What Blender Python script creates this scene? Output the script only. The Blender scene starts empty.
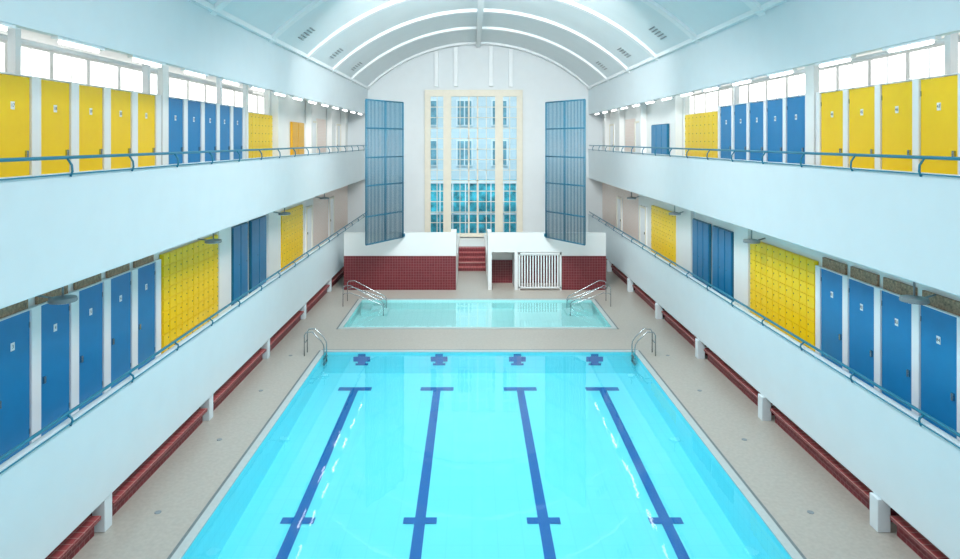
import bpy, math, bmesh
from mathutils import Vector
S=bpy.context.scene
S.view_settings.view_transform='Standard'
C=bpy.context.collection
# ---------------- materials ----------------
def mat(name,col,rough=0.5,var=0.03,scale=6,metal=0.0,spec=0.5,emit=None,estr=0,bump=0.0):
    m=bpy.data.materials.new(name); m.use_nodes=True; nt=m.node_tree; N=nt.nodes; L=nt.links
    b=N['Principled BSDF']; b.inputs['Roughness'].default_value=rough; b.inputs['Metallic'].default_value=metal
    b.inputs['Specular IOR Level'].default_value=spec
    tc=N.new('ShaderNodeTexCoord'); no=N.new('ShaderNodeTexNoise'); no.inputs['Scale'].default_value=scale; no.inputs['Detail'].default_value=4
    L.new(tc.outputs['Object'],no.inputs['Vector'])
    r=N.new('ShaderNodeValToRGB'); r.color_ramp.elements[0].position=.3; r.color_ramp.elements[1].position=.7
    r.color_ramp.elements[0].color=[max(0,c*(1-var)) for c in col]+[1]; r.color_ramp.elements[1].color=[min(1,c*(1+var)) for c in col]+[1]
    L.new(no.outputs['Fac'],r.inputs['Fac']); L.new(r.outputs['Color'],b.inputs['Base Color'])
    if bump>0:
        bu=N.new('ShaderNodeBump'); bu.inputs['Strength'].default_value=bump; bu.inputs['Distance'].default_value=.02
        L.new(no.outputs['Fac'],bu.inputs['Height']); L.new(bu.outputs['Normal'],b.inputs['Normal'])
    if emit: b.inputs['Emission Color'].default_value=list(emit)+[1]; b.inputs['Emission Strength'].default_value=estr
    return m
def tile(name,c1,c2,mortar,w,h,rough=.3,offset=0.0,flat=False,ms=.012):
    m=bpy.data.materials.new(name); m.use_nodes=True; nt=m.node_tree; N=nt.nodes; L=nt.links
    b=N['Principled BSDF']; b.inputs['Roughness'].default_value=rough
    g=N.new('ShaderNodeNewGeometry'); sp=N.new('ShaderNodeSeparateXYZ'); L.new(g.outputs['Position'],sp.inputs[0])
    cb=N.new('ShaderNodeCombineXYZ')
    if flat:
        L.new(sp.outputs[0],cb.inputs[0]); L.new(sp.outputs[1],cb.inputs[1])
    else:
        a=N.new('ShaderNodeMath'); a.operation='ADD'; L.new(sp.outputs[0],a.inputs[0]); L.new(sp.outputs[1],a.inputs[1])
        L.new(a.outputs[0],cb.inputs[0]); L.new(sp.outputs[2],cb.inputs[1])
    br=N.new('ShaderNodeTexBrick'); br.offset=offset; br.inputs['Scale'].default_value=1
    br.inputs['Brick Width'].default_value=w; br.inputs['Row Height'].default_value=h; br.inputs['Mortar Size'].default_value=ms
    br.inputs['Color1'].default_value=list(c1)+[1]; br.inputs['Color2'].default_value=list(c2)+[1]; br.inputs['Mortar'].default_value=list(mortar)+[1]
    L.new(cb.outputs[0],br.inputs['Vector']); L.new(br.outputs['Color'],b.inputs['Base Color'])
    return m
WALL=mat('painted_white',(.69,.78,.82),.5,.012,2)
WALL2=mat('painted_warm_white',(.86,.88,.87),.6,.012,2)
WALLB=mat('partition_paint',(.68,.72,.73),.6,.012,2)
WALLE=mat('end_wall_paint',(.77,.83,.86),.6,.012,2)
CEIL=mat('ceiling_paint',(.76,.84,.875),.6,.012,1.5)
RIB=mat('rib_paint',(.86,.91,.935),.5,.01,2)
PEACH=tile('peach_glazed_brick',(.83,.66,.58),(.85,.70,.63),(.88,.82,.77),.22,.075,.4,.5,ms=.008)
DECK=mat('deck_terrazzo',(.44,.415,.37),.35,.07,14,bump=.05)
COPE=mat('coping_stone',(.48,.55,.55),.4,.04,10)
GRATE=mat('grating',(.16,.20,.21),.5,.3,40)
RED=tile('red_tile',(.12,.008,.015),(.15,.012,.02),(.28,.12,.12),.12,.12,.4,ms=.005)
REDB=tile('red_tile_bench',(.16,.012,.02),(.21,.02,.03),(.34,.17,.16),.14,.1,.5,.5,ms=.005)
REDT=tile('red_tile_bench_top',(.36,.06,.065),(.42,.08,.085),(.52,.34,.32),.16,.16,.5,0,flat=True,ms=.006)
BLUE=mat('blue_laminate',(.006,.21,.48),.35,.04,3)
YEL=mat('yellow_laminate',(1.0,.63,.003),.35,.03,3)
YELO=mat('yellow_locker',(1.0,.67,.004),.35,.03,3)
OCH=mat('ochre_laminate',(.72,.38,.01),.4,.04,3)
BLUL=mat('blue_locker',(.008,.20,.42),.35,.06,3)
TEAL=mat('teal_rail_paint',(.008,.19,.30),.35,.05,5)
NET=mat('screen_blue',(.006,.13,.22),.4,.05,5)
CREAM=mat('cream_frame',(.80,.76,.64),.5,.03,4)
CHROME=mat('chrome',(.42,.47,.49),.25,.02,4,metal=1)
DARK=mat('dark_metal',(.05,.06,.07),.5,.1,8)
VENT=mat('vent_metal',(.24,.28,.30),.5,.1,8)
GREY=mat('lamp_grey',(.22,.27,.29),.4,.05,8)
WOOD=mat('brown_mottled_board',(.34,.22,.14),.7,.5,22)
WHITEP=mat('white_plastic',(.85,.88,.9),.4,.01,5)
PLINE=mat('lane_blue',(.0,.11,.40),.4,.04,10)
PFLOOR=tile('pool_tile',(.18,.80,.91),(.195,.81,.92),(.17,.77,.89),.5,.5,.5,flat=True,ms=.01)
PWALL=tile('pool_wall_tile',(.23,.86,.95),(.24,.87,.96),(.21,.83,.93),.25,.25,.5)
SFLOOR=tile('small_pool_tile',(.50,.86,.86),(.52,.87,.88),(.45,.81,.82),.25,.25,.5,flat=True)
TUBE=mat('lamp_tube',(1,1,1),.5,0,1,emit=(1,.98,.95),estr=7)
BULB=mat('lamp_diffuser',(.9,.9,.9),.5,0,1,emit=(1,.98,.95),estr=.5)
FROST=mat('frosted_glass_glow',(.9,.95,1),.5,0.08,2.5,emit=(1,.985,.95),estr=2.4)  # daylight behind the panes is put in as emission
FAC=tile('facade_stone',(.60,.69,.73),(.66,.74,.78),(.50,.60,.66),1.2,.5,.8,.5)
FWIN=mat('facade_window',(.16,.34,.42),.3,.3,3)
TEALB=mat('teal_pavilion',(.05,.38,.47),.4,.6,2.5)
STREET=mat('street',(.3,.32,.34),.8,.1,2)
def water(name,tint,fac,rough=.03,bump=.1,scale=2.2):
    m=bpy.data.materials.new(name); m.use_nodes=True; nt=m.node_tree; N=nt.nodes; L=nt.links
    N.remove(N['Principled BSDF']); out=N['Material Output']
    tr=N.new('ShaderNodeBsdfTransparent'); tr.inputs[0].default_value=list(tint)+[1]
    gl=N.new('ShaderNodeBsdfGlossy'); gl.inputs['Roughness'].default_value=rough
    fr=N.new('ShaderNodeFresnel'); fr.inputs['IOR'].default_value=1.33
    mu=N.new('ShaderNodeMath'); mu.operation='MULTIPLY'; mu.inputs[1].default_value=fac; mu.use_clamp=True
    tc=N.new('ShaderNodeTexCoord'); no=N.new('ShaderNodeTexNoise'); no.inputs['Scale'].default_value=scale; no.inputs['Detail'].default_value=2
    L.new(tc.outputs['Object'],no.inputs['Vector'])
    bu=N.new('ShaderNodeBump'); bu.inputs['Strength'].default_value=bump; bu.inputs['Distance'].default_value=.03
    L.new(no.outputs['Fac'],bu.inputs['Height']); L.new(bu.outputs['Normal'],gl.inputs['Normal'])
    mx=N.new('ShaderNodeMixShader'); L.new(fr.outputs[0],mu.inputs[0]); L.new(mu.outputs[0],mx.inputs[0])
    L.new(tr.outputs[0],mx.inputs[1]); L.new(gl.outputs[0],mx.inputs[2]); L.new(mx.outputs[0],out.inputs['Surface'])
    return m
WATER=water('water',(.88,.99,1.0),1.5,.02,.045)
GLASS=water('window_glass',(.86,.96,.99),.4)
# ---------------- mesh builder ----------------
class MB:
    def __init__(s): s.v=[];s.f=[];s.mi=[];s.sm=[];s.mats=[]
    def m(s,mt):
        if mt not in s.mats: s.mats.append(mt)
        return s.mats.index(mt)
    def box(s,x0,x1,y0,y1,z0,z1,mt):
        x0,x1=sorted((x0,x1)); y0,y1=sorted((y0,y1)); z0,z1=sorted((z0,z1)); i=len(s.v)
        s.v+=[(x0,y0,z0),(x1,y0,z0),(x1,y1,z0),(x0,y1,z0),(x0,y0,z1),(x1,y0,z1),(x1,y1,z1),(x0,y1,z1)]
        for q in ((0,3,2,1),(4,5,6,7),(0,1,5,4),(1,2,6,5),(2,3,7,6),(3,0,4,7)):
            s.f.append([i+k for k in q]); s.mi.append(s.m(mt)); s.sm.append(False)
        return s
    def face(s,pts,mt):
        i=len(s.v); s.v+=pts; s.f.append(list(range(i,i+len(pts)))); s.mi.append(s.m(mt)); s.sm.append(False); return s
    def tube(s,pts,r,mt,n=8):
        P=[Vector(p) for p in pts]; base=len(s.v)
        for k,p in enumerate(P):
            a=P[max(0,k-1)]; b=P[min(len(P)-1,k+1)]; t=(b-a).normalized()
            up=Vector((0,0,1)) if abs(t.z)<.9 else Vector((0,1,0))
            if k>0 and abs(t.dot(prev))<.98: up=prev
            u=(up-t*up.dot(t)).normalized(); w=t.cross(u); prev=u
            for j in range(n):
                an=2*math.pi*j/n; s.v.append(tuple(p+u*math.cos(an)*r+w*math.sin(an)*r))
        mi=s.m(mt)
        for k in range(len(P)-1):
            for j in range(n):
                a=base+k*n+j; b=base+k*n+(j+1)%n
                s.f.append([a,b,b+n,a+n]); s.mi.append(mi); s.sm.append(True)
        s.f.append([base+j for j in range(n)][::-1]); s.mi.append(mi); s.sm.append(False)
        s.f.append([base+(len(P)-1)*n+j for j in range(n)]); s.mi.append(mi); s.sm.append(False)
        return s
    def lathe(s,cx,cy,prof,mt,n=20):
        base=len(s.v); mi=s.m(mt)
        for r,z in prof:
            for j in range(n):
                a=2*math.pi*j/n; s.v.append((cx+r*math.cos(a),cy+r*math.sin(a),z))
        for k in range(len(prof)-1):
            for j in range(n):
                a=base+k*n+j; b=base+k*n+(j+1)%n; s.f.append([a,b,b+n,a+n]); s.mi.append(mi); s.sm.append(False)
        s.f.append([base+j for j in range(n)][::-1]); s.mi.append(mi); s.sm.append(False)
        s.f.append([base+(len(prof)-1)*n+j for j in range(n)]); s.mi.append(mi); s.sm.append(False)
        return s
    def make(s,name,parent=None,label=None,cat=None,group=None,kind=None,bevel=0):
        xs=[v[0] for v in s.v]; ys=[v[1] for v in s.v]; zs=[v[2] for v in s.v]
        o=Vector(((min(xs)+max(xs))/2,(min(ys)+max(ys))/2,min(zs)))
        me=bpy.data.meshes.new(name); me.from_pydata([tuple(Vector(v)-o) for v in s.v],[],s.f)
        for mt in s.mats: me.materials.append(mt)
        for p,mi,sm in zip(me.polygons,s.mi,s.sm): p.material_index=mi; p.use_smooth=sm
        me.update()
        ob=bpy.data.objects.new(name,me); C.objects.link(ob)
        ob['wo']=tuple(o)
        if parent: ob.parent=parent; ob.location=o-Vector(parent['wo'])
        else: ob.location=o
        meta(ob,label,cat,group,kind)
        if bevel:
            b=ob.modifiers.new('bevel','BEVEL'); b.width=bevel; b.segments=2; b.limit_method='ANGLE'
        return ob
def meta(ob,label=None,cat=None,group=None,kind=None):
    if label: ob['label']=label
    if cat: ob['category']=cat
    if group: ob['group']=group
    if kind: ob['kind']=kind
def copy(src,delta,parent=None):
    o=src.copy(); C.objects.link(o)
    w=Vector(src['wo'])+Vector(delta); o['wo']=tuple(w)
    if parent: o.parent=parent; o.location=w-Vector(parent['wo'])
    else: o.location=w
    return o
def copytree(src,delta):
    r=copy(src,delta)
    for c in [c for c in src.children]:
        rc=copy(c,delta,r)
        for d in [d for d in c.children]: copy(d,delta,rc)
    return r
Y0,Y1=-2.5,39.6
CX=.37
ZU=(4.53,5.5,6.3); ZL=(.58,1.55,2.37)
# ---------------- deck & pools ----------------
PX0,PX1,PY0,PY1=-4.76,5.24,1.0,20.95
QX0,QX1,QY0,QY1=-4.72,5.12,23.6,27.8
b=MB()
FXL,FXR=-8.4,8.9
for (x0,x1,y0,y1) in ((FXL,PX0,Y0,22),(PX1,FXR,Y0,22),(PX0,PX1,Y0,PY0),(PX0,PX1,PY1,22),(FXL,FXR,22,QY0),(FXL,QX0,QY0,QY1),(QX1,FXR,QY0,QY1),(FXL,FXR,QY1,Y1)):
    b.box(x0,x1,y0,y1,-.3,0,DECK)
b.make('floor',label='beige terrazzo pool deck around both basins',cat='floor',kind='structure')
def dep(y): return -(.73+.034*(19.74-y))
I=.006
def basin(x0,x1,y0,y1,d0,d1,mf,mw):
    x0+=I;x1-=I;y0+=I;y1-=I
    b=MB()
    b.face([(x0,y0,d0),(x1,y0,d0),(x1,y1,d1),(x0,y1,d1)],mf)
    b.face([(x0,y0,d0),(x0,y1,d1),(x0,y1,0),(x0,y0,0)],mw)
    b.face([(x1,y1,d1),(x1,y0,d0),(x1,y0,0),(x1,y1,0)],mw)
    b.face([(x0,y1,d1),(x1,y1,d1),(x1,y1,0),(x0,y1,0)],mw)
    b.face([(x1,y0,d0),(x0,y0,d0),(x0,y0,0),(x1,y0,0)],mw)
    return b
pool=basin(PX0,PX1,PY0,PY1,dep(PY0),dep(PY1),PFLOOR,PWALL).make('swimming_pool',label='large swimming pool with cyan tiles and dark blue lane lines',cat='swimming pool')
MB().face([(PX0+.01,PY0+.01,-.05),(PX1-.01,PY0+.01,-.05),(PX1-.01,PY1-.01,-.05),(PX0+.01,PY1-.01,-.05)],WATER).make('water',pool,label='clear still turquoise water')
def coping(p,x0,x1,y0,y1,w):
    c=MB()
    c.box(x0-w,x0+.03,y0-w,y1+w,.002,.03,COPE).box(x1-.03,x1+w,y0-w,y1+w,.002,.03,COPE).box(x0+.03,x1-.03,y0-w,y0+.03,.002,.03,COPE).box(x0+.03,x1-.03,y1-.03,y1+w,.002,.03,COPE)
    c.make('coping',p)
    for a in (x0-w-.07,x1+w): MB().box(a,a+.07,y0-w,y1+w,.002,.012,GRATE).make('overflow_grating',p)
    MB().box(x0-w,x1+w,y1+w,y1+w+.11,.002,.014,GRATE).make('overflow_grating',p)
coping(pool,PX0,PX1,PY0,PY1,.13)
lx=[-3.55,-1.06,1.46,3.95]
def fq(b,x0,x1,y0,y1,e=.008):
    b.face([(x0,y0,dep(y0)+e),(x1,y0,dep(y0)+e),(x1,y1,dep(y1)+e),(x0,y1,dep(y1)+e)],PLINE)
for x in lx:
    b=MB(); fq(b,x-.11,x+.11,3,19.6); fq(b,x-.5,x+.5,19.6,19.85); fq(b,x-.34,x+.34,13.15,13.36,.011); fq(b,x-.34,x+.34,5.5,5.75,.011)
    b.make('lane_line',pool)
    b=MB(); yy=PY1-.022
    b.box(x-.27,x+.27,yy,yy+.01,-.30,-.15,PLINE).box(x-.12,x+.12,yy-.002,yy+.008,-.40,-.06,PLINE).box(x-.2,x+.2,yy-.004,yy+.006,-.42,-.36,PLINE)
    b.make('wall_target',pool)
sp=basin(QX0,QX1,QY0,QY1,-.4,-.4,SFLOOR,SFLOOR).make('wading_pool',label='small shallow teaching pool with pale aqua tiles',cat='swimming pool')
MB().face([(QX0+.01,QY0+.01,-.05),(QX1-.01,QY0+.01,-.05),(QX1-.01,QY1-.01,-.05),(QX0+.01,QY1-.01,-.05)],WATER).make('water',sp)
coping(sp,QX0,QX1,QY0,QY1,.12)
d0=None
for x in (-5.75,6.2):
    for k in range(6):
        if d0 is None:
            d0=MB().lathe(x,9+2.9*k,[(.06,.001),(.06,.008),(.045,.012)],VENT,16).make('floor_drain',label='small round metal drain set in the deck',cat='drain',group='round deck drains'); x0=x
        else: copy(d0,(x-x0,2.9*k,0))
def ladder(xa,xb):
    def rail(y):
        return [(xa,y,0),(xa,y,.66),(xa+(xb-xa)*.08,y,.74),(xa+(xb-xa)*.4,y,.76),(xa+(xb-xa)*.85,y,.48),(xa+(xb-xa)*.97,y,.36),(xb,y,.25),(xb,y,-.3)]
    o=MB().tube(rail(20.55),.02,CHROME).make('pool_ladder',label='chrome tubular pool ladder at the corner of the large pool',cat='pool ladder',group='ladders of the large pool')
    MB().tube(rail(20.92),.02,CHROME).make('rail',o)
    for z in (-.12,-.28): MB().box(xb-.04,xb+.04,20.55,20.92,z,z+.03,CHROME).make('rung',o)
    MB().tube([(xa,20.55,.4),(xa,20.92,.4)],.015,CHROME).make('crossbar',o)
ladder(-5.3,-4.68); ladder(5.8,5.15)
def steprail(xa,s):
    o=None
    for y in (26.7,27.65):
        for lo in (0,.3):
            pts=[(xa,y,0),(xa,y,.76-lo),(xa+s*.06,y,.84-lo),(xa+s*.3,y,.86-lo),(xa+s*1.3,y,.34-lo*.5),(xa+s*1.6,y,.2-lo*.4),(xa+s*1.66,y,.1-lo*.4),(xa+s*1.66,y,-.38)]
            if o is None: o=MB().tube(pts,.017,CHROME).make('stair_handrail',label='chrome handrails leading down the steps into the small pool',cat='handrail',group='handrails of the small pool')
            else: MB().tube(pts,.017,CHROME).make('rail',o)
    for k in range(3): MB().box(xa+s*(.75+.35*k),xa+s*(1.1+.35*k),26.7,27.65,-.39,-.12-.09*k,SFLOOR).make('step',o)
steprail(-5.3,1); steprail(5.7,-1)
# ---------------- galleries ----------------
def num_text(n,s,x,y,z,parent,size=.085):
    cu=bpy.data.curves.new('number','FONT'); cu.body=str(n); cu.size=size; cu.align_x='CENTER'; cu.align_y='CENTER'; cu.extrude=.001
    o=bpy.data.objects.new('tmp',cu); C.objects.link(o)
    me=bpy.data.meshes.new_from_object(o.evaluated_get(bpy.context.evaluated_depsgraph_get())); bpy.data.objects.remove(o)
    me.materials.clear(); me.materials.append(DARK)
    q=bpy.data.objects.new('number',me); C.objects.link(q); q.parent=parent; q.location=Vector((x,y,z))-Vector(parent['wo'])
    q.rotation_euler=(math.pi/2,0,-s*math.pi/2); q['wo']=(x,y,z)
def cabin(s,XD,yf,dw,zb,zt,col,cname,pitch,n,lower):
    yn=yf-dw; gap=pitch-dw
    fx0,fx1=s*(XD-.05),s*(XD+.05)
    b=MB(); b.box(fx0,fx1,yf,yf+gap-.004,zb,zt+.02,WHITEP); b.box(fx0,fx1,yn,yf,zt,zt+.02,WHITEP)
    o=b.make('changing_cabin',label=f'{"lower" if lower else "upper"} gallery changing cabin with tall {cname} door',cat='changing cabin',group=f'{cname} cabins of the {"lower" if lower else "upper"} gallery')
    d=MB().box(s*(XD-.02),s*(XD+.02),yn+.008,yf-.008,zb+.02,zt-.01,col).make('door',o,bevel=.006)
    hy=yn+.1 if (lower or s>0) else yf-.1
    MB().box(s*(XD-.055),s*(XD-.02),hy-.025,hy+.025,zb+1.02,zb+1.14,CHROME).make('handle',d)
    ym=(yn+yf)/2; zp=zt-.5
    MB().box(s*(XD-.026),s*(XD-.02),ym-.045,ym+.045,zp-.065,zp+.065,WHITEP).make('number_plate',d)
    num_text(n,s,s*(XD-.0285),ym,zp,d)
    for z in (zb+.3,zt-.3): MB().box(s*(XD-.03),s*(XD-.02),(yf-.03) if hy<ym else (yn+.01),(yf-.01) if hy<ym else (yn+.03),z,z+.09,CHROME).make('hinge',d)
    if lower: MB().box(s*(XD+.01),s*(XD+.06),yn,yf,zt+.02,zt+.24,WOOD).make('transom_panel',o)
def bank(s,XD,ya,yb,zb,zt,col,cname,rows,cols):
    tall=rows<3; g=.03 if tall else .015
    o=MB().box(s*(XD-.02),s*(XD+.05),ya,yb,zb,zt,NET if tall and col==BLUL else col).make('locker_bank',label=f'bank of {"tall" if tall else "small square"} {cname} lockers against the gallery wall',cat='lockers')
    w=(yb-ya)/cols; h=(zt-zb)/rows; first=None
    for i in range(cols):
        for j in range(rows):
            y=ya+i*w; z=zb+j*h
            if first is None:
                m=MB().box(s*(XD-.045),s*(XD-.02),y+g,y+w-g,z+g,z+h-g,col)
                m.box(s*(XD-.052),s*(XD-.045),y+w*.75,y+w*.75+.03,z+h*.5,z+h*.5+.03,DARK)
                first=m.make('locker_door',o)
            else: copy(first,(0,i*w,j*h),o)
def side(s,XB,XD,side_name):
    nm=side_name
    for (zb,zs,zt),lv in ((ZU,'upper'),(ZL,'lower')):
        MB().box(s*XB,s*(XB+.12),Y0,Y1,zb,zt,WALL).make(f'wall_parapet_{lv}_{nm}',label=f'smooth white parapet of the {lv} gallery',cat='gallery',kind='structure',bevel=.02)
        MB().box(s*(XB+.12),s*(XD+1.6),Y0,Y1,zb,zs,WALL2).make(f'floor_{lv}_{nm}',label=f'floor slab of the {lv} gallery',cat='floor',kind='structure')
        zr=zt+(.24 if lv=='upper' else .12)
        xr=s*(XB+.04)
        o=MB().tube([(xr,Y0,zr)]+[(xr,Y0+2.105*i,zr) for i in range(1,20)]+[(xr,Y1-.05,zr)],.028,TEAL).make('handrail',label=f'teal painted tubular handrail on the {lv} gallery parapet',cat='handrail')
        first=None
        for i in range(21):
            yy=1.0+1.85*i
            if yy>Y1-.4: break
            if first is None:
                pts=[(s*(XB-.02),yy,zt-.06),(s*(XB-.05),yy,zt+.02),(s*(XB-.04),yy,zt+(zr-zt)*.5),(xr,yy,zr)]
                first=MB().tube(pts,.018,TEAL).make('bracket',o); fy=yy
            else: copy(first,(0,yy-fy,0),o)
        MB().tube([(s*(XB-.03),Y0,zt-.02),(s*(XB-.03),Y1-.05,zt-.02)],.012,TEAL,6).make('lower_tube',o)
    MB().box(s*XB,s*(XB+.15),Y0,Y1,8.42,10.0,WALL).make(f'wall_clerestory_{nm}',label='smooth pale wall band under the vault',cat='wall',kind='structure')
    MB().box(s*(XB+.15),s*(XD+2.75),Y0,Y1,9.0,9.1,WALL2).make(f'ceiling_gallery_{nm}',label='white flat ceiling of the upper gallery',cat='ceiling',kind='structure')
    XO=XD+2.6
    b=MB().box(s*(XD+1.6),s*XO,Y0,Y1,5.4,5.5,WALL).box(s*XO,s*(XO+.12),Y0,Y1,5.5,8.0,WALL2).box(s*XO,s*(XO+.12),Y0,Y1,8.92,9.0,WALL2)
    for k in range(28): b.box(s*XO,s*(XO+.12),Y0+.05+1.5*k,Y0+.2+1.5*k,8.0,8.92,WALL2)
    b.make(f'wall_outer_{nm}',label='white outer wall with a strip of windows',cat='wall',kind='structure')
    b=MB().box(s*(XO+.05),s*(XO+.07),Y0,Y1,8.0,8.92,FROST)
    for k in range(28):
        yk=Y0+.3+1.5*k; b.box(s*(XO+.02),s*(XO+.05),yk+.6,yk+.64,8.0,8.92,WHITEP)
    b.box(s*(XO+.02),s*(XO+.05),Y0,Y1,8.0,8.05,WHITEP)
    b.make(f'window_strip_{nm}',label='row of bright frosted windows along the gallery',cat='window',kind='structure')
    MB().box(s*(XD+.07),s*(XD+1.35),Y0,24.2,5.5,7.8,WALL2).make(f'wall_cabins_upper_{nm}',label='white cabin walls of the upper gallery',cat='wall',kind='structure')
    MB().box(s*(XD+.07),s*(XD+.25),24.2,Y1,5.5,9.0,WALL2).box(s*(XD+.05),s*(XD+.07),31.6,33.6,5.5,7.9,PEACH).make(f'wall_gallery_{nm}',label='white gallery wall beyond the cabins',cat='wall',kind='structure')
    b=MB().box(s*(XD+.07),s*(XD+.3),Y0,31,1.55,4.53,WALL2).box(s*(XD+.07),s*(XD+.3),31,Y1,1.55,4.53,PEACH)
    b.make(f'wall_cabins_lower_{nm}',label='white and peach brick back wall of the lower gallery',cat='wall',kind='structure')
    for zb,nmd in ((5.5,'upper'),(1.55,'lower')):
        for yy in ((30.3,36.0) if nmd=='upper' else (29.4,34.2)):
            d=MB().box(s*(XD-.0),s*(XD+.06),yy,yy+1.1,zb,zb+2.25,WHITEP).box(s*(XD-.03),s*XD,yy,yy+.09,zb,zb+2.25,CREAM).box(s*(XD-.03),s*XD,yy+1.01,yy+1.1,zb,zb+2.25,CREAM).box(s*(XD-.03),s*XD,yy+.09,yy+1.01,zb+2.16,zb+2.25,CREAM)
            d.box(s*(XD-.04),s*XD,yy+.15,yy+.2,zb+1.0,zb+1.1,DARK)
            d.make('door_service',label='white service door in a cream frame',cat='door',kind='structure')
    for yy in (24.6,29.5,33.8,37.4):
        MB().box(s*(XD-.22),s*(XD+.05),yy-.16 if yy<25 else yy-.05,yy+.2 if yy<25 else yy+.25,5.5,9.0,WALL2).make('pier',label='white square pier against the upper gallery wall',cat='pier',group='white gallery piers')
    MB().box(s*(XB+.6),s*(XB+.8),Y0,Y1,0,.58,WALL2).make(f'wall_{nm}',label='white wall under the gallery',cat='wall',kind='structure')
    xb=XB+.04 if s<0 else XB+.1
    for k in range(-1,7):
        ya=11.6+4.5*k; yb=min(ya+4.1,Y1-.2)
        if ya>38: break
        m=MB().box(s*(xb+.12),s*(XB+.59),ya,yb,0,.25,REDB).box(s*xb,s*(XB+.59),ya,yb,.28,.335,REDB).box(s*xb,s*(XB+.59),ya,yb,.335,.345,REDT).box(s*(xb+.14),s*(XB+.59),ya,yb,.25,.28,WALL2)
        m.make('tiled_bench',label='long low bench clad in dark red tiles under the gallery',cat='bench',group='red tiled benches')
    for k in range(-1,7):
        y=11.4+4.5*k; x=XB if s<0 else XB-.08
        MB().box(s*(x+.02),s*(x+.25),y-.12,y+.12,0,.58,WALL).make('column',label='short white square column carrying the gallery',cat='column',group='short white columns',bevel=.015)
    first=None; xm=(XB+XD)/2
    for y in (11.0,17.4,24.0,30.5):
        if first is None:
            first=MB().tube([(s*xm,y,4.53),(s*xm,y,4.16)],.018,GREY).make('gallery_lamp',label='round grey metal lamp hanging under the gallery slab',cat='lamp',group='round gallery lamps'); fy=y
            MB().lathe(s*xm,y,[(.21,4.08),(.22,4.10),(.21,4.15),(.05,4.18)],GREY,24).make('lamp_shade',first)
            MB().lathe(s*xm,y,[(.17,4.07),(.19,4.08)],BULB,24).make('diffuser',first)
            MB().tube([(s*(xm+.15),y,4.14),(s*(XD-.02),y,4.2)],.018,GREY).make('arm',first)
        else: copytree(first,(0,y-fy,0))
    first=None; xt=XB+.075
    for k in range(-1,13):
        y=10.0+2.22*k
        if first is None:
            first=MB().box(s*(xt-.05),s*(xt+.05),y,y+1.3,8.37,8.419,WHITEP).make('strip_light',label='slim fluorescent strip light fixed below the wall band',cat='light fixture',group='fluorescent strip lights'); fy=y
            MB().tube([(s*xt,y+.13,8.34),(s*xt,y+1.17,8.34)],.026,TUBE).make('lamp_tube',first)
            for q in (.2,1.07): MB().box(s*(xt+.05),s*(xt+.1),y+q,y+q+.03,8.37,8.4,WHITEP).box(s*(xt+.085),s*(xt+.1),y+q,y+q+.03,8.4,9.0,WHITEP).make('hanger',first)
        else: copytree(first,(0,y-fy,0))
    first=None; xc=XD-.35  # tubes added out of sight to brighten the upper gallery
    for k in range(8):
        y=8.5+3.6*k
        if first is None:
            first=MB().box(s*(xc-.07),s*(xc+.07),y,y+1.5,8.95,9.0,WHITEP).make('added_batten',label='added fill batten hidden behind the wall band',cat='light fixture',group='added hidden fill battens'); fy=y
            MB().tube([(s*xc,y+.06,8.92),(s*xc,y+1.44,8.92)],.028,TUBE).make('lamp_tube',first)
        else: copytree(first,(0,y-fy,0))
    f=None
    for k in range(-1,3):
        y=11.1+4.5*k
        if f is None:
            f=MB().box(s*(XD+.25),s*(XD+.38),y-.07,y+.07,7.8,9.0,WHITEP).make('post',label='slim white square post rising from the cabin roof',cat='post',group='white posts over the cabins'); fy=y
        else: copy(f,(0,y-fy,0))
    MB().tube([(s*(XD+.7),Y0,8.62),(s*(XD+.7),24.2,8.62)],.05,WHITEP,12).make('pipe',label='white service pipe running above the cabins',cat='pipe')
    MB().box(s*(XD+.5),s*(XD+.62),Y0,24.2,8.9,8.998,WHITEP).make('cable_tray',label='white cable tray under the gallery ceiling',cat='cable tray')
side(-1,6.35,7.5,'left'); side(1,7.1,7.87,'right')
def pil(s,XD,ya,yb,z0,z1):
    MB().box(s*(XD-.06),s*(XD+.07),ya,yb,z0,z1,WALL2).make('pillar',label='flat white pillar between the cabin rows',cat='pillar',group='white gallery pillars',bevel=.01)
for k in range(-1,5): cabin(-1,7.5,11.0+1.085*k,.84,5.5,7.88,YEL,'yellow',1.085,17+k,False)
for k in range(5): cabin(-1,7.5,16.82+1.085*k,.86,5.5,7.88,BLUE,'blue',1.085,22+k,False)
for k in range(-1,5): cabin(-1,7.5,11.0+1.085*k,.84,1.55,3.95,BLUE,'blue',1.085,3+k,True)
pil(-1,7.5,15.64,15.95,5.5,9.0)
pil(-1,7.5,21.45,21.65,5.5,9.0)
bank(-1,7.5,21.7,24.3,5.5,7.75,YELO,'yellow',8,7)
bank(-1,7.5,27.0,28.9,5.5,7.6,OCH,'ochre',1,2)
bank(-1,7.5,15.7,19.1,1.55,4.05,YELO,'yellow',9,10)
pil(-1,7.5,19.15,20.1,1.55,4.53)
bank(-1,7.5,20.3,21.65,1.55,4.1,BLUL,'blue',1,2)
bank(-1,7.5,22.0,23.6,1.55,4.1,BLUL,'blue',1,2)
pil(-1,7.5,23.8,25.3,1.55,4.53)
bank(-1,7.5,25.5,28.7,1.55,4.0,YELO,'yellow',8,8)
for k in range(-1,4): cabin(1,7.87,11.38+1.08*k,.91,5.5,7.88,YEL,'yellow',1.08,47-k,False)
for k in range(5): cabin(1,7.87,16.2+1.08*k,.91,5.5,7.88,BLUE,'blue',1.08,43-k,False)
for k in range(-1,4): cabin(1,7.87,11.38+1.08*k,.89,1.55,3.95,BLUE,'blue',1.08,84-k,True)
pil(1,7.87,14.85,15.25,5.5,9.0)
bank(1,7.87,20.75,23.9,5.5,7.75,YELO,'yellow',8,8)
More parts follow.
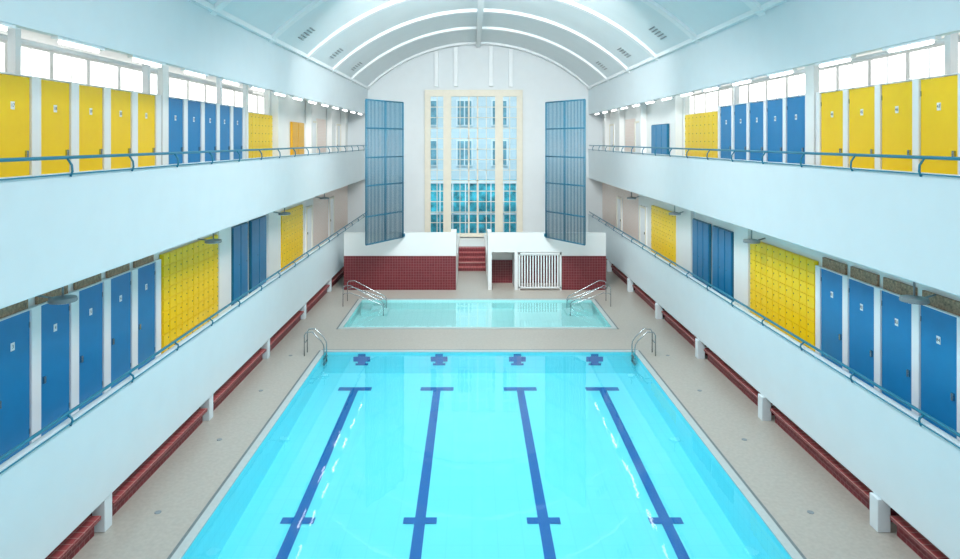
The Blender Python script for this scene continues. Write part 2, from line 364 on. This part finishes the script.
bank(1,7.87,26.1,28.4,5.5,7.5,BLUL,'blue',1,3)
bank(1,7.87,14.85,18.3,1.55,4.05,YELO,'yellow',9,10)
pil(1,7.87,18.4,19.4,1.55,4.53)
bank(1,7.87,19.6,21.2,1.55,4.05,BLUL,'blue',1,3)
bank(1,7.87,21.5,23.1,1.55,4.05,BLUL,'blue',1,3)
pil(1,7.87,23.2,24.9,1.55,4.53)
bank(1,7.87,25.0,28.4,1.55,4.0,YELO,'yellow',8,8)
# ---------------- vault ----------------
HW=6.73; R=(HW**2+2.75**2)/5.5; ZC=12.75-R
def arc(x): return ZC+math.sqrt(max(0,R*R-(x-CX)**2))
def X(t): return CX-HW+2*HW*t
n=80
b=MB()
for i in range(n):
    xa,xb=X(i/n),X((i+1)/n)
    b.face([(xa,Y0,arc(xa)),(xa,Y1,arc(xa)),(xb,Y1,arc(xb)),(xb,Y0,arc(xb))],CEIL)
ce=b.make('ceiling',label='pale grey-blue barrel vault ceiling',cat='ceiling',kind='structure')
bm=bmesh.new(); bm.from_mesh(ce.data); bmesh.ops.remove_doubles(bm,verts=bm.verts,dist=1e-4); bm.to_mesh(ce.data); bm.free()
for p in ce.data.polygons: p.use_smooth=True
n=48
def rib(yc,w,h):
    b=MB()
    for i in range(n):
        xa,xb=X(i/n),X((i+1)/n); za,zb=arc(xa),arc(xb)
        b.face([(xa,yc-w/2,za-h),(xb,yc-w/2,zb-h),(xb,yc-w/2,zb),(xa,yc-w/2,za)],RIB)
        b.face([(xb,yc+w/2,zb-h),(xa,yc+w/2,za-h),(xa,yc+w/2,za),(xb,yc+w/2,zb)],RIB)
        b.face([(xa,yc+w/2,za-h),(xb,yc+w/2,zb-h),(xb,yc-w/2,zb-h),(xa,yc-w/2,za-h)],RIB)
    return b.make('vault_rib',label='white arched rib spanning the barrel vault',cat='ceiling rib',group='arched vault ribs')
r0=rib(24.9,.34,.13)
for y in (15.9,20.4,29.4,33.9,39.1): copy(r0,(0,y-24.9,0))
MB().box(CX-.13,CX+.13,10,Y1-.05,arc(CX)-.26,arc(CX)-.02,RIB).make('ridge_beam',label='white lengthwise beam along the vault crown',cat='ceiling beam')
for s,xv in ((-1,-5.75),(1,6.45)):
    for yv in (22.6,27.6,32.4):
        b=MB()
        for j in range(5):
            xx=xv+(j-2)*.1; zz=arc(xx)-.015
            b.box(xx-.03,xx+.03,yv-.3,yv-.02,zz-.02,zz,VENT); b.box(xx-.03,xx+.03,yv+.02,yv+.3,zz-.02,zz,VENT)
        b.make('ceiling_vent',label='dark louvred ventilation grille in the vault',cat='vent',group='louvred ceiling vents')
for s,XB,nm in ((-1,6.35,1),(1,7.1,2)):
    MB().box(s*(XB-.12),s*XB,Y0,Y1,9.95,10.08,RIB).make(f'trim_{nm}',label='slim white cornice at the vault springing',cat='cornice',kind='structure')
# ---------------- end wall ----------------
WX0,WX1,WZ0,WZ1=-2.75,2.95,1.05,9.75
b=MB(); xs=[-10.5,-6.5]+[X(i/n) for i in range(1,n)]+[7.25,11]
xs=sorted(xs+[WX0,WX1])
for xa,xb in zip(xs,xs[1:]):
    if xb-xa<1e-4: continue
    za=arc(xa)+.05 if abs(xa-CX)<HW else 10.1; zb=arc(xb)+.05 if abs(xb-CX)<HW else 10.1
    m=(xa+xb)/2
    if WX0<m<WX1:
        b.face([(xa,Y1,WZ1),(xb,Y1,WZ1),(xb,Y1,zb),(xa,Y1,za)],WALLE); b.face([(xa,Y1,-.1),(xb,Y1,-.1),(xb,Y1,WZ0),(xa,Y1,WZ0)],WALLE)
    else: b.face([(xa,Y1,-.1),(xb,Y1,-.1),(xb,Y1,zb),(xa,Y1,za)],WALLE)
b.make('wall_end',label='white end wall with a tall window opening',cat='wall',kind='structure')
for x in (-2.15,-.98,1.15,2.35):
    MB().box(x-.12,x+.12,Y1-.3,Y1-.01,10.1,arc(x)-.16,RIB).make('pilaster_strip',label='short white vertical strip above the tall window',cat='pilaster',group='white strips above the window')
yw=Y1-.1
b=MB()
b.box(WX0-.12,WX0+.24,yw-.12,yw+.06,WZ0,WZ1,CREAM).box(WX1-.24,WX1+.12,yw-.12,yw+.06,WZ0,WZ1,CREAM).box(WX0-.12,WX1+.12,yw-.14,yw+.06,WZ1-.25,WZ1+.15,CREAM).box(WX0-.12,WX1+.12,yw-.16,yw+.06,WZ0-.05,WZ0+.15,CREAM)
win=b.make('window_1',label='very tall cream-framed multi-pane window',cat='window',kind='structure')
mx=[-1.5,1.64]; mw=.24
for x in mx: MB().box(x-mw,x+mw,yw-.16,yw+.06,WZ0+.15,WZ1-.25,CREAM).make('mullion',win)
b=MB(); zz=WZ0+.15; rows=13; hh=(WZ1-.25-zz)/rows
for k in range(1,rows): b.box(WX0+.22,WX1-.22,yw-.02,yw+.04,zz+k*hh-.02,zz+k*hh+.02,CREAM)
for a,c,nn in ((WX0+.24,mx[0]-mw,2),(mx[0]+mw,mx[1]-mw,5),(mx[1]+mw,WX1-.24,2)):
    for k in range(1,nn):
        xx=a+(c-a)*k/nn; ww=.05 if (nn==5 and k in (2,3)) else .02
        b.box(xx-ww,xx+ww,yw-.02,yw+.04,zz,WZ1-.25,CREAM)
b.make('glazing_bars',win)
MB().box(WX0+.22,WX1-.22,yw+.045,yw+.05,zz,WZ1-.25,GLASS).make('window_glass',win)
b=MB().box(-14,15,52,53,-1,16,FAC)
for x in (-9,-6.2,-3.4,-.6,2.2,5.0,7.8):
    for z in (1.6,4.8,8.0,11.2):
        b.box(x-.65,x+.65,51.9,52,z,z+2.1,WHITEP); b.box(x-.55,x-.05,51.86,51.9,z+.1,z+2,FWIN); b.box(x+.05,x+.55,51.86,51.9,z+.1,z+2,FWIN)
b.make('building',label='grey-blue stone apartment facade seen through the window',cat='building')
b=MB().box(-5,5.5,46,49,-.5,3.9,TEALB)
for k in range(12): b.box(-5+.9*k,-4.92+.9*k,45.95,46,-.5,3.9,WHITEP)
b.box(-5,5.5,45.9,46,3.8,4.0,WHITEP).box(-5,5.5,45.95,46,1.6,1.7,WHITEP)
b.make('pavilion',label='low teal glazed pavilion in the courtyard',cat='building')
MB().box(-20,20,39.9,60,-.7,-.5,STREET).make('ground',label='grey paved courtyard outside',cat='ground',kind='structure')
# ---------------- end blocks ----------------
FY=29.7; BL,BR=-5.85,6.12
MB().box(BL,-.73,FY,FY+.25,0,2.6,WALLB).box(BL,BL+.2,FY+.25,Y1-.2,0,1.15,WALLB).box(-.98,-.73,FY+.25,31,0,2.6,WALL2).box(-.98,-.73,31,Y1-.2,0,1.15,WALL2).make('wall_block_left',label='low white partition wall at the end of the deck',cat='wall',kind='structure')
MB().box(BL,-.73,FY-.03,FY-.002,0,1.55,RED).make('trim_3',label='dark red tiled dado on the partition wall',cat='tiled dado',kind='structure')
b=MB().box(.73,BR,FY,FY+.25,1.72,2.6,WALLB).box(.73,.9,FY,31,0,1.72,WALLB).box(.73,.9,FY+.25,31,1.72,2.6,WALL2).box(.73,.9,31,Y1-.2,0,1.15,WALL2).box(.9,4.1,31.2,31.4,0,1.72,WALL2).box(.9,BR,FY+.25,31.4,1.72,1.82,WALL2).box(1.95,2.1,FY,31.2,0,1.72,WALLB).box(4.1,BR,FY,FY+.25,0,1.72,WALLB).box(BR-.2,BR,FY+.25,Y1-.2,0,1.15,WALLB)
b.make('wall_block_right',label='white partition wall with alcoves at the end of the deck',cat='wall',kind='structure')
MB().box(.92,1.93,31.15,31.198,0,1.1,RED).box(2.12,4.08,31.15,31.198,0,1.3,RED).box(4.1,BR,FY-.03,FY-.002,0,1.55,RED).make('trim_4',label='dark red tiled dado in the alcoves',cat='tiled dado',kind='structure')
g=MB().box(2.12,4.08,FY-.06,FY-.02,1.62,1.7,WALLB).box(2.12,4.08,FY-.06,FY-.02,.08,.15,WALLB).box(2.12,2.2,FY-.06,FY-.02,0,1.7,WALLB).box(4.0,4.08,FY-.06,FY-.02,0,1.7,WALLB)
go=g.make('slatted_gate',label='white gate with vertical slats closing the alcove',cat='gate')
for k in range(14): MB().box(2.26+.125*k,2.31+.125*k,FY-.055,FY-.025,.1,1.65,WHITEP).make('slat',go)
st=MB()
for k in range(5):
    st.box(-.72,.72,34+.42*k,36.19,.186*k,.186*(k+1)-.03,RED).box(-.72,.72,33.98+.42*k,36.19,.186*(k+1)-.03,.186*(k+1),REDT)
st.make('staircase',label='short flight of dark red tiled steps',cat='stairs')
MB().box(-.73,.73,36.2,Y1-.2,0,.93,WALL2).make('floor_landing',label='landing above the red steps',cat='floor',kind='structure')
# ---------------- blue screens ----------------
def screen(p0,p1):
    (xa,ya),(xb,yb)=p0,p1
    zb,zt=2.42,8.55
    P=lambda t,z:(xa+(xb-xa)*t,ya+(yb-ya)*t,z)
    b=MB()
    for t in (0,.5,1): b.tube([P(t,zb),P(t,zt)],.035,NET,6)
    for z in (zb,3.6,4.9,6.1,7.35,zt): b.tube([P(0,z),P(1,z)],.032,NET,6)
    o=b.make('blue_screen',label='tall blue metal screen of vertical bars beside the window',cat='screen',group='tall blue screens')
    for k in range(1,28):
        if k!=14: MB().tube([P(k/28,zb),P(k/28,zt)],.021,NET,5).make('bar',o)
    MB().box(xb-.08,xb+.08,yb+.02,yb+.08,2.44,2.58,NET).make('hinge',o)
screen((-4.47,27.4),(-3.14,29.62))
screen((4.76,27.4),(3.37,29.62))
# ---------------- lights ----------------
w=bpy.data.worlds.new('w'); S.world=w; w.use_nodes=True
w.node_tree.nodes['Background'].inputs[0].default_value=(.95,.975,1,1); w.node_tree.nodes['Background'].inputs[1].default_value=1.02
def area(x,y,z,sx,sy,p,col=(1,1,1),rot=(0,0,0),spread=180):  # added fill lamps above the frame, no real fittings there
    l=bpy.data.lights.new('added_fill_light','AREA'); l.shape='RECTANGLE'; l.size=sx; l.size_y=sy; l.energy=p; l.color=col; l.spread=math.radians(spread)
    o=bpy.data.objects.new('added_fill_light',l); o.location=(x,y,z); o.rotation_euler=rot; C.objects.link(o)
for y,p in ((4,200),(11,430)): area(CX,y,12.3,4,3,p,spread=150)
area(CX,17,12.1,4,3,720,(1,1,1),(math.radians(16),0,0),145)
area(CX,20.3,11.6,7,1.2,900,(1,.99,.97),(math.radians(68),0,0),115)  # added lamp tilted forward to brighten the far end
sl=bpy.data.lights.new('sun','SUN'); sl.energy=2.6; sl.angle=.02; so=bpy.data.objects.new('sun',sl); C.objects.link(so); so.rotation_euler=(math.radians(32),0,math.radians(-8)); so.location=(0,45,30)
# ---------------- camera ----------------
cd=bpy.data.cameras.new('cam'); cam=bpy.data.objects.new('cam',cd); C.objects.link(cam)
cam.location=(0,0,6.8); cam.rotation_euler=(math.pi/2,0,0)
cd.sensor_width=36; cd.sensor_fit='HORIZONTAL'; cd.lens=36*650/960
cd.shift_x=8/960; cd.shift_y=-138.5/960; cd.clip_end=200
S.camera=cam
for o in bpy.data.objects:
    if 'wo' in o: del o['wo']
